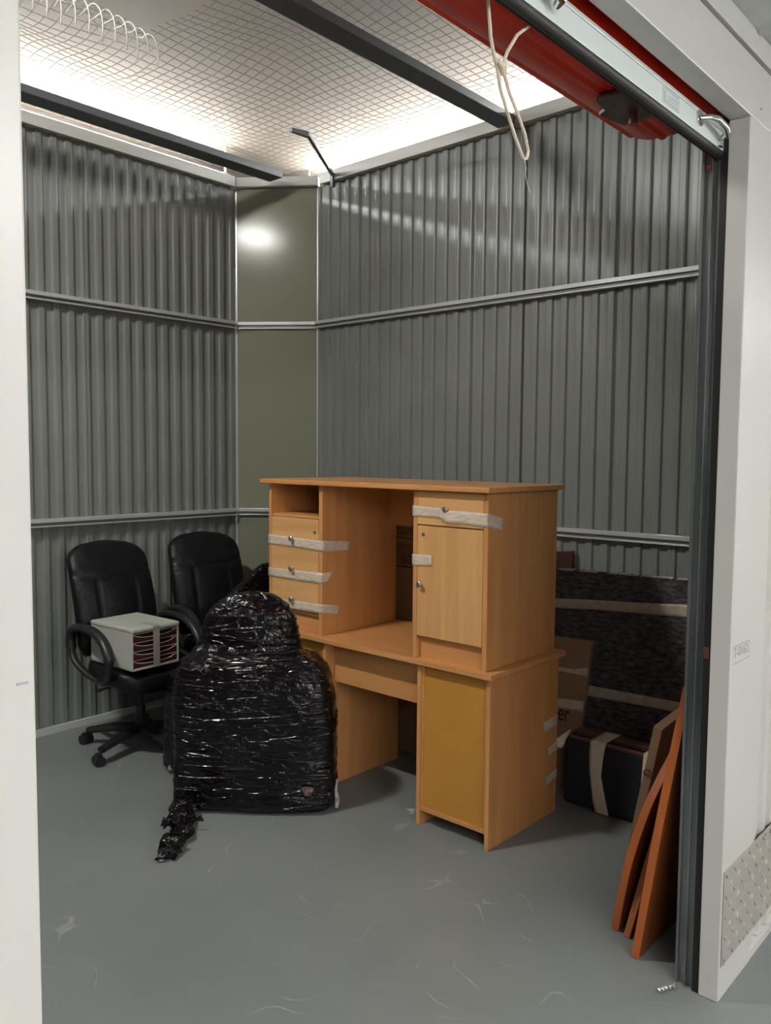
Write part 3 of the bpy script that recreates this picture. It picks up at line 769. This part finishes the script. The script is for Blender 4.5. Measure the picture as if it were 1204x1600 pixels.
def film_body(name, parent, levels, cu, cv, n=4.5, seg=260, rows=170, amp=1.0, m=None, bottom=.012):
    """levels: (z, half-u, half-v, centre shift u, centre shift v) interpolated smoothly; axes cu, cv"""
    def at(z):
        for i in range(len(levels)-1):
            a, b = levels[i], levels[i+1]
            if a[0] <= z <= b[0]:
                t = (z-a[0])/(b[0]-a[0]); 
                return [a[j]+(b[j]-a[j])*t for j in range(1, 5)]
        return levels[-1][1:]
    zs = [levels[0][0] + (levels[-1][0]-levels[0][0])*(1-(1-i/rows)**1.25) for i in range(rows+1)]
    rs = []
    o = world_origin(parent)
    for z in zs:
        hu, hv, su, sv = at(z)
        c = Vector((o.x, o.y, z)) + cu*su + cv*sv
        def dsp(q, u, v):
            nrm = (cu*u*abs(u)**2 + cv*v*abs(v)**2)
            if nrm.length < 1e-6: return Vector((0, 0, 0))
            k = film_disp(q, amp)
            return nrm.normalized()*k + Vector((0, 0, .35*k if z > levels[0][0]+.05 else 0))
        rs.append(superring(c, cu*hu, cv*hv, n, seg, dsp))
    return MB().rings(rs).build(name, m or m_film, parent, 0, True, angle=180)
WA = Vector((2.441, 2.986, 0))
wa = thing('wrapped_armchair', 'large armchair wrapped in glossy black stretch film in front of the desks', 'wrapped furniture', WA)
film_body('wrapped_body', wa, [(.012, .350, .115, 0, 0), (.03, .372, .130, 0, 0), (.30, .372, .130, .004, 0), (.50, .366, .130, -.002, 0), (.60, .356, .128, -.008, 0),
          (.66, .340, .120, -.012, .004), (.70, .305, .108, -.016, .010), (.725, .25, .09, -.02, .02), (.735, .10, .04, -.02, .03)], U, V, n=6.0)
film_body('wrapped_backrest', wa, [(.62, .240, .10, -.045, .075), (.74, .250, .09, -.045, .08), (.83, .240, .085, -.045, .085), (.89, .220, .08, -.045, .09), (.935, .190, .07, -.042, .095),
          (.970, .145, .055, -.040, .10), (.992, .09, .035, -.035, .10), (1.003, .03, .015, -.03, .10), (1.005, .01, .01, -.03, .10)], U, V, n=2.5, seg=200, rows=110, amp=1.3)
# skirt of film gathered between body and backrest, and a twisted tail lying on the floor
mb = MB(); rs = []
for i in range(25):
    f = i/24; z = .675 + .075*f; hw = .325-.085*f; hv = .12-.03*f
    rs.append(superring(Vector((WA.x, WA.y, z)) + U*(-.02-.025*f) + V*(.01+.05*f), U*hw, V*hv, 3.0, 200,
              lambda q, u, v: Vector((noise.noise(q*12)*.012, noise.noise(q*13+Vector((3, 0, 0)))*.012, noise.noise(q*10)*.022 + ridged(q, 14, 3)*.012))))
mb.rings(rs, cap=False).build('gathered_skirt', m_film, wa, 0, True, angle=180)
pts = [Vector((2.135, 3.115, .045)), Vector((2.09, 3.07, .05)), Vector((2.045, 3.01, .038)), Vector((2.00, 2.95, .034)), Vector((1.955, 2.90, .022)), Vector((1.90, 2.865, .034)), Vector((1.85, 2.845, .026)), Vector((1.81, 2.83, .012))]
fine = []; rad = []
rr = [.040, .060, .042, .046, .024, .046, .034, .012]
for i in range(len(pts)-1):
    for k in range(10):
        fine.append(pts[i].lerp(pts[i+1], k/10)); rad.append(rr[i]+(rr[i+1]-rr[i])*k/10)
mb = MB().tube(fine, rad, 40)
mb.v = [tuple(Vector(q) + Vector((noise.noise(Vector(q)*30), noise.noise(Vector(q)*30+Vector((9, 0, 0))), .7*noise.noise(Vector(q)*28+Vector((0, 9, 0)))))*.03) for q in mb.v]
mb.v = [(a, b, max(.003, c)) for a, b, c in mb.v]
mb.build('film_tail', m_film, wa, 0, True, angle=180)
mb = MB()
for k in range(7):
    a = random.uniform(0, 6.28); st = Vector((2.03+.05*math.cos(a), 2.99+.05*math.sin(a), .05))
    MB().prism([st, st+Vector((.03*math.cos(a), .03*math.sin(a), .02)), st+Vector((.045*math.cos(a+.5), .045*math.sin(a+.5), -.01))], (.002, .002, .006)).build('film_shred', m_film, wa)
for k in range(6):
    a = random.uniform(2.5, 5.0); st = Vector((1.86, 2.85, .02))
    MB().prism([st, st+Vector((.06*math.cos(a), .06*math.sin(a), -.012)), st+Vector((.05*math.cos(a+.5), .05*math.sin(a+.5), -.010))], (.002, .002, .006)).build('film_shred', m_film, wa)
# holes in the film where the pale upholstery shows
def patch(u, v, z, ru, rz):
    c = WA+U*u+V*v
    ring = [c + U*(ru*math.cos(a)*(1+.3*math.sin(3*a))) + Vector((0, 0, z+rz*math.sin(a)*(1+.25*math.cos(2*a)))) for a in [k*math.pi/8 for k in range(16)]]
    return MB().prism(ring, V*.01)
patch(.262, -.152, .125, .022, .026).build('torn_patch', mat('pinkish_patch', (.16, .10, .10), .35, var=.6, vscale=60, bump=.6, bscale=60), wa)
mb = MB(); c = WA+U*.385+V*(-.06)
mb.tube([c+Vector((0, 0, .015)), c+Vector((.006, 0, .05)), c+Vector((-.004, 0, .10)), c+Vector((.003, 0, .15))], [.008, .012, .007, .003], 8)
mb.build('torn_edge', m_filmclear, wa, 0, True)

wb = thing('wrapped_bundle', 'black film-wrapped bundle standing behind the wrapped armchair, pointed at the top', 'wrapped furniture', (2.668, 3.565, 0))
film_body('wrapped_body', wb, [(.012, .28, .14, 0, 0), (.03, .30, .155, 0, 0), (.42, .29, .15, 0, 0), (.50, .27, .14, 0, 0), (.54, .20, .10, 0, 0), (.55, .08, .04, 0, 0)],
          Vector((1, 0, 0)), Vector((0, 1, 0)), n=4.5, seg=160, rows=90)
film_body('wrapped_back', wb, [(.45, .24, .07, .26, .06), (.75, .22, .065, .26, .06), (.88, .18, .055, .28, .06), (.95, .12, .045, .325, .06), (1.00, .065, .032, .36, .06), (1.025, .03, .02, .375, .06), (1.03, .008, .008, .375, .06)],
          Vector((1, 0, 0)), Vector((0, 1, 0)), n=3.0, seg=140, rows=90, amp=.9)
MB().tube([(2.385, 3.60, .006), (2.375, 3.59, .03), (2.38, 3.595, .055)], [.016, .02, .010], 10).build('exposed_foot', mat('pale_foot', (.25, .22, .21), .3), wb, 0, True)

# ------------------------------------------------------------------ things against the side wall
# felt-wrapped panel leaning on the wall
def felt_x(z): return 3.69 + .158*z
fp = thing('leaning_board', 'large flat panel wrapped in dark speckled felt leaning on the side wall', 'panel', (3.7, 1.95, 0))
def lean_quad(y0, y1, z0, z1, zs=0.0, off=0.0, th=.03, f=felt_x):
    pr = []
    for (y, z) in ((y0, z0), (y1, z0 + zs*(y1-y0)), (y1, z1+zs*(y1-y0)), (y0, z1)):
        pr.append((f(z)-off, y, z))
    return pr
MB().prism(lean_quad(1.487, 2.60, .004, 1.070, -.022), (.045, 0, 0)).build('felt_cover', m_felt, fp, .006, seg=3)
def ltape(parent, pts, m, f, off, name='tape'):
    q = [((f(t)-off, y, t), (f(b)-off, y, b)) for y, t, b in pts]
    return strip(parent, q, m, name, (-.0015, 0, 0))
ltape(fp, [(1.482, .960, .897), (1.73, .937, .886), (1.98, .920, .872), (2.20, .902, .853), (2.58, .885, .84)], m_tape_d, felt_x, .001)
ltape(fp, [(1.493, .503, .455), (1.98, .493, .440), (2.10, .490, .436), (2.55, .482, .43)], m_tape_d, felt_x, .001)
mb = MB()
for a, b in ((1.60, 1.76), (1.775, 1.93), (1.99, 2.10), (2.13, 2.22), (1.49, 1.575)):
    mb.prism([(felt_x(1.07)-.004, a, 1.067-.022*(a-1.487)), (felt_x(1.07)-.004, b, 1.067-.022*(b-1.487)), (felt_x(1.07)+.03, b, 1.072-.022*(b-1.487)), (felt_x(1.07)+.03, a, 1.072-.022*(a-1.487))], (-.003, 0, .003))
mb.build('film_edge', m_filmclear, fp)
# dark red board behind it
o = MB().prism([(3.92, 2.16, .004), (3.92, 2.55, .004), (3.92, 2.43, 1.12), (3.92, 2.17, 1.148)], (.025, 0, 0)).build('wooden_board', m_reddark, None, .002)
tag(o, 'dark red board whose corner shows above the felt-wrapped panel', 'board')
# cardboard sheet with lettering
def card_x(z): return 3.60 + .11*z
cs = thing('cardboard_pack', 'flat brown cardboard pack with black lettering leaning on the felt-wrapped panel', 'cardboard', (3.62, 2.1, 0))
MB().prism([(card_x(0), 1.965, .004), (card_x(0), 2.40, .004), (card_x(.73), 2.37, .723), (card_x(.74), 1.918, .739)], (.03, 0, 0)).build('cardboard_sheet', m_card, cs, .002)
ltape(cs, [(1.928, .612, .566), (2.00, .590, .566), (2.10, .586, .566), (2.36, .580, .55)], m_tape, card_x, .001)
ltape(cs, [(1.936, .443, .393), (2.0, .440, .392), (2.08, .434, .386), (2.36, .42, .375)], m_tape, card_x, .001)
text('lettering', 'er', .125, m_ink, cs, (card_x(.30)-.003, 2.072, .300), (0, -1, 0), (.11, 0, 1), sx=.58)
# padded charcoal box strapped with cream tape
pb = thing('padded_box', 'low charcoal fabric box strapped with wide cream tape on the floor', 'box', (3.52, 1.66, 0))
MB().box(3.442, 3.575, 1.40, 1.925, .004, .325).build('fabric_body', m_cloth, pb, .022, seg=4)
MB().box(3.452, 3.462, 1.41, 1.905, .318, .336).build('brown_piping', m_brown, pb, .003)
MB().box(3.510, 3.575, 1.41, 1.905, .322, .345).build('wooden_lid', m_brown, pb, .003)
MB().box(3.4405, 3.443, 1.41, 1.915, .248, .252).build('seam', m_dark, pb)
for pts in ([(1.787, 1.710, .330), (1.790, 1.722, .255), (1.786, 1.728, .18), (1.768, 1.700, .06), (1.752, 1.684, .004)], [(1.528, 1.45, .330), (1.535, 1.455, .2), (1.545, 1.46, .004)]):
    q = [((3.439, a, z), (3.439, b, z)) for a, b, z in pts]
    q = [((3.575, pts[0][0]-.01, .349), (3.575, pts[0][1]-.01, .349)), ((3.445, pts[0][0], .340), (3.445, pts[0][1], .340))] + q
    strip(pb, q, m_masking, 'tape', (-.002, 0, 0))
# tall taped carton behind the desks
bx = thing('cardboard_box', 'tall taped cardboard box behind the desks, seen through the knee hole', 'box', (3.68, 2.95, 0))
MB().box(3.43, 3.86, 2.66, 3.40, .003, 1.26).build('carton', m_card, bx, .003)
for z0, z1 in ((1.215, 1.262), (1.05, 1.165)):
    MB().box(3.427, 3.430, 2.66, 3.40, z0, z1).build('tape', m_card_d, bx)
MB().box(3.4285, 3.43, 2.66, 3.40, 1.036, 1.042).build('flap_gap', m_dark, bx)
MB().box(3.4285, 3.43, 2.66, 3.40, 1.195, 1.199).build('flap_gap', m_dark, bx)

# boards leaning on the inside of the front wall
def leaner(label, yb, lean, pts, th, xr, m_edge, cat='board'):
    """pts: (x, z) up the free edge; the board spans to xr; its plane is y = yb - lean*z"""
    f = lambda x, z, d: (x, yb - lean*z + d, z)
    edge = [Vector(f(x, z, 0)) for x, z in pts]
    top = pts[-1][1]
    poly = edge + [Vector(f(xr, top, 0)), Vector(f(xr, pts[0][1], 0))]
    n_ = Vector((0, 1, lean)).normalized()
    t = thing('wooden_board', label, cat, (pts[0][0], yb, 0))
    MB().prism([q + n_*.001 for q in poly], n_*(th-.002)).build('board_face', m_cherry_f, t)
    mb = MB(); P = len(edge)
    vs = [q - Vector((.002, 0, 0)) for q in edge] + [q + n_*th - Vector((.002, 0, 0)) for q in edge] + [q + Vector((.003, 0, 0)) for q in edge] + [q + n_*th + Vector((.003, 0, 0)) for q in edge]
    fs = []
    for i in range(P-1):
        fs += [(i, i+1, P+i+1, P+i), (2*P+i, 3*P+i, 3*P+i+1, 2*P+i+1), (i, 2*P+i, 2*P+i+1, i+1), (P+i, P+i+1, 3*P+i+1, 3*P+i)]
    fs += [(0, P, 3*P, 2*P), (P-1, 3*P-1, 4*P-1, 2*P-1)]
    mb.add(vs, fs).build('edge_band', m_edge, t)
    return t
def dense(pts, k=6):
    out = []
    n = len(pts)
    for i in range(n-1):
        p0, p1, p2, p3 = pts[max(0, i-1)], pts[i], pts[i+1], pts[min(n-1, i+2)]
        for j in range(k):
            u = j/k
            out.append(tuple(.5*((2*p1[a])+(p2[a]-p0[a])*u+(2*p0[a]-5*p1[a]+4*p2[a]-p3[a])*u*u+(3*p1[a]-p0[a]-3*p2[a]+p3[a])*u**3) for a in (0, 1)))
    return out + [pts[-1]]
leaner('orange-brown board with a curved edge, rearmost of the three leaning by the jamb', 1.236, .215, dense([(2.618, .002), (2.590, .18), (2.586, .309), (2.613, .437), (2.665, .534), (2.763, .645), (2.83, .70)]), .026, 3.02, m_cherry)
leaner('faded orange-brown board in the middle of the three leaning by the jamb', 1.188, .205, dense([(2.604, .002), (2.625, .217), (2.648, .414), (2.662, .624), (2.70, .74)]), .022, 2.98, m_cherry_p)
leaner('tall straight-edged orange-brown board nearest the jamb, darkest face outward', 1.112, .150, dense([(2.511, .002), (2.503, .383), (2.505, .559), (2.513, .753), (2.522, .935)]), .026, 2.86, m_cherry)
cb = thing('flat_carton', 'slim brown carton leaning behind the three orange-brown boards', 'carton', (2.9, 1.40, 0))
cf = lambda x, z, d: (x, 1.405-.27*z+d, z)
cpoly = [(3.085, .002), (3.020, .244), (2.963, .490), (2.926, .643), (3.40, .700), (3.44, .002)]
MB().prism([cf(x, z, 0) for x, z in cpoly], Vector((0, 1, .27)).normalized()*.034).build('carton_body', m_card, cb, .002)
text('lettering', 'C:', .040, m_ink, cb, (2.972, 1.405-.27*.43+.036, .43), (0, -1, -.0), (-.23, -.27, 1), .001)

# scraps on the floor
o = MB()
for k in range(5):
    c = Vector((2.392+.012*k, .985-.006*k, .006)); o.prism([c, c+Vector((.018, .003, .008)), c+Vector((.012, .016, .002)), c+Vector((-.004, .012, .009))], (0, 0, .002))
tag(o.build('foil_scrap', m_foil), 'small crumpled scrap of silver foil on the floor at the foot of the guide rail', 'scrap')
o = MB().prism([(2.86, 2.36, .001), (2.90, 2.39, .001), (2.87, 2.42, .001), (2.865, 2.385, .001), (2.84, 2.375, .001)], (0, 0, .005))
tag(o.build('tape_scrap', m_filmclear), 'small clear scrap of tape on the floor beside the lower desk', 'scrap')
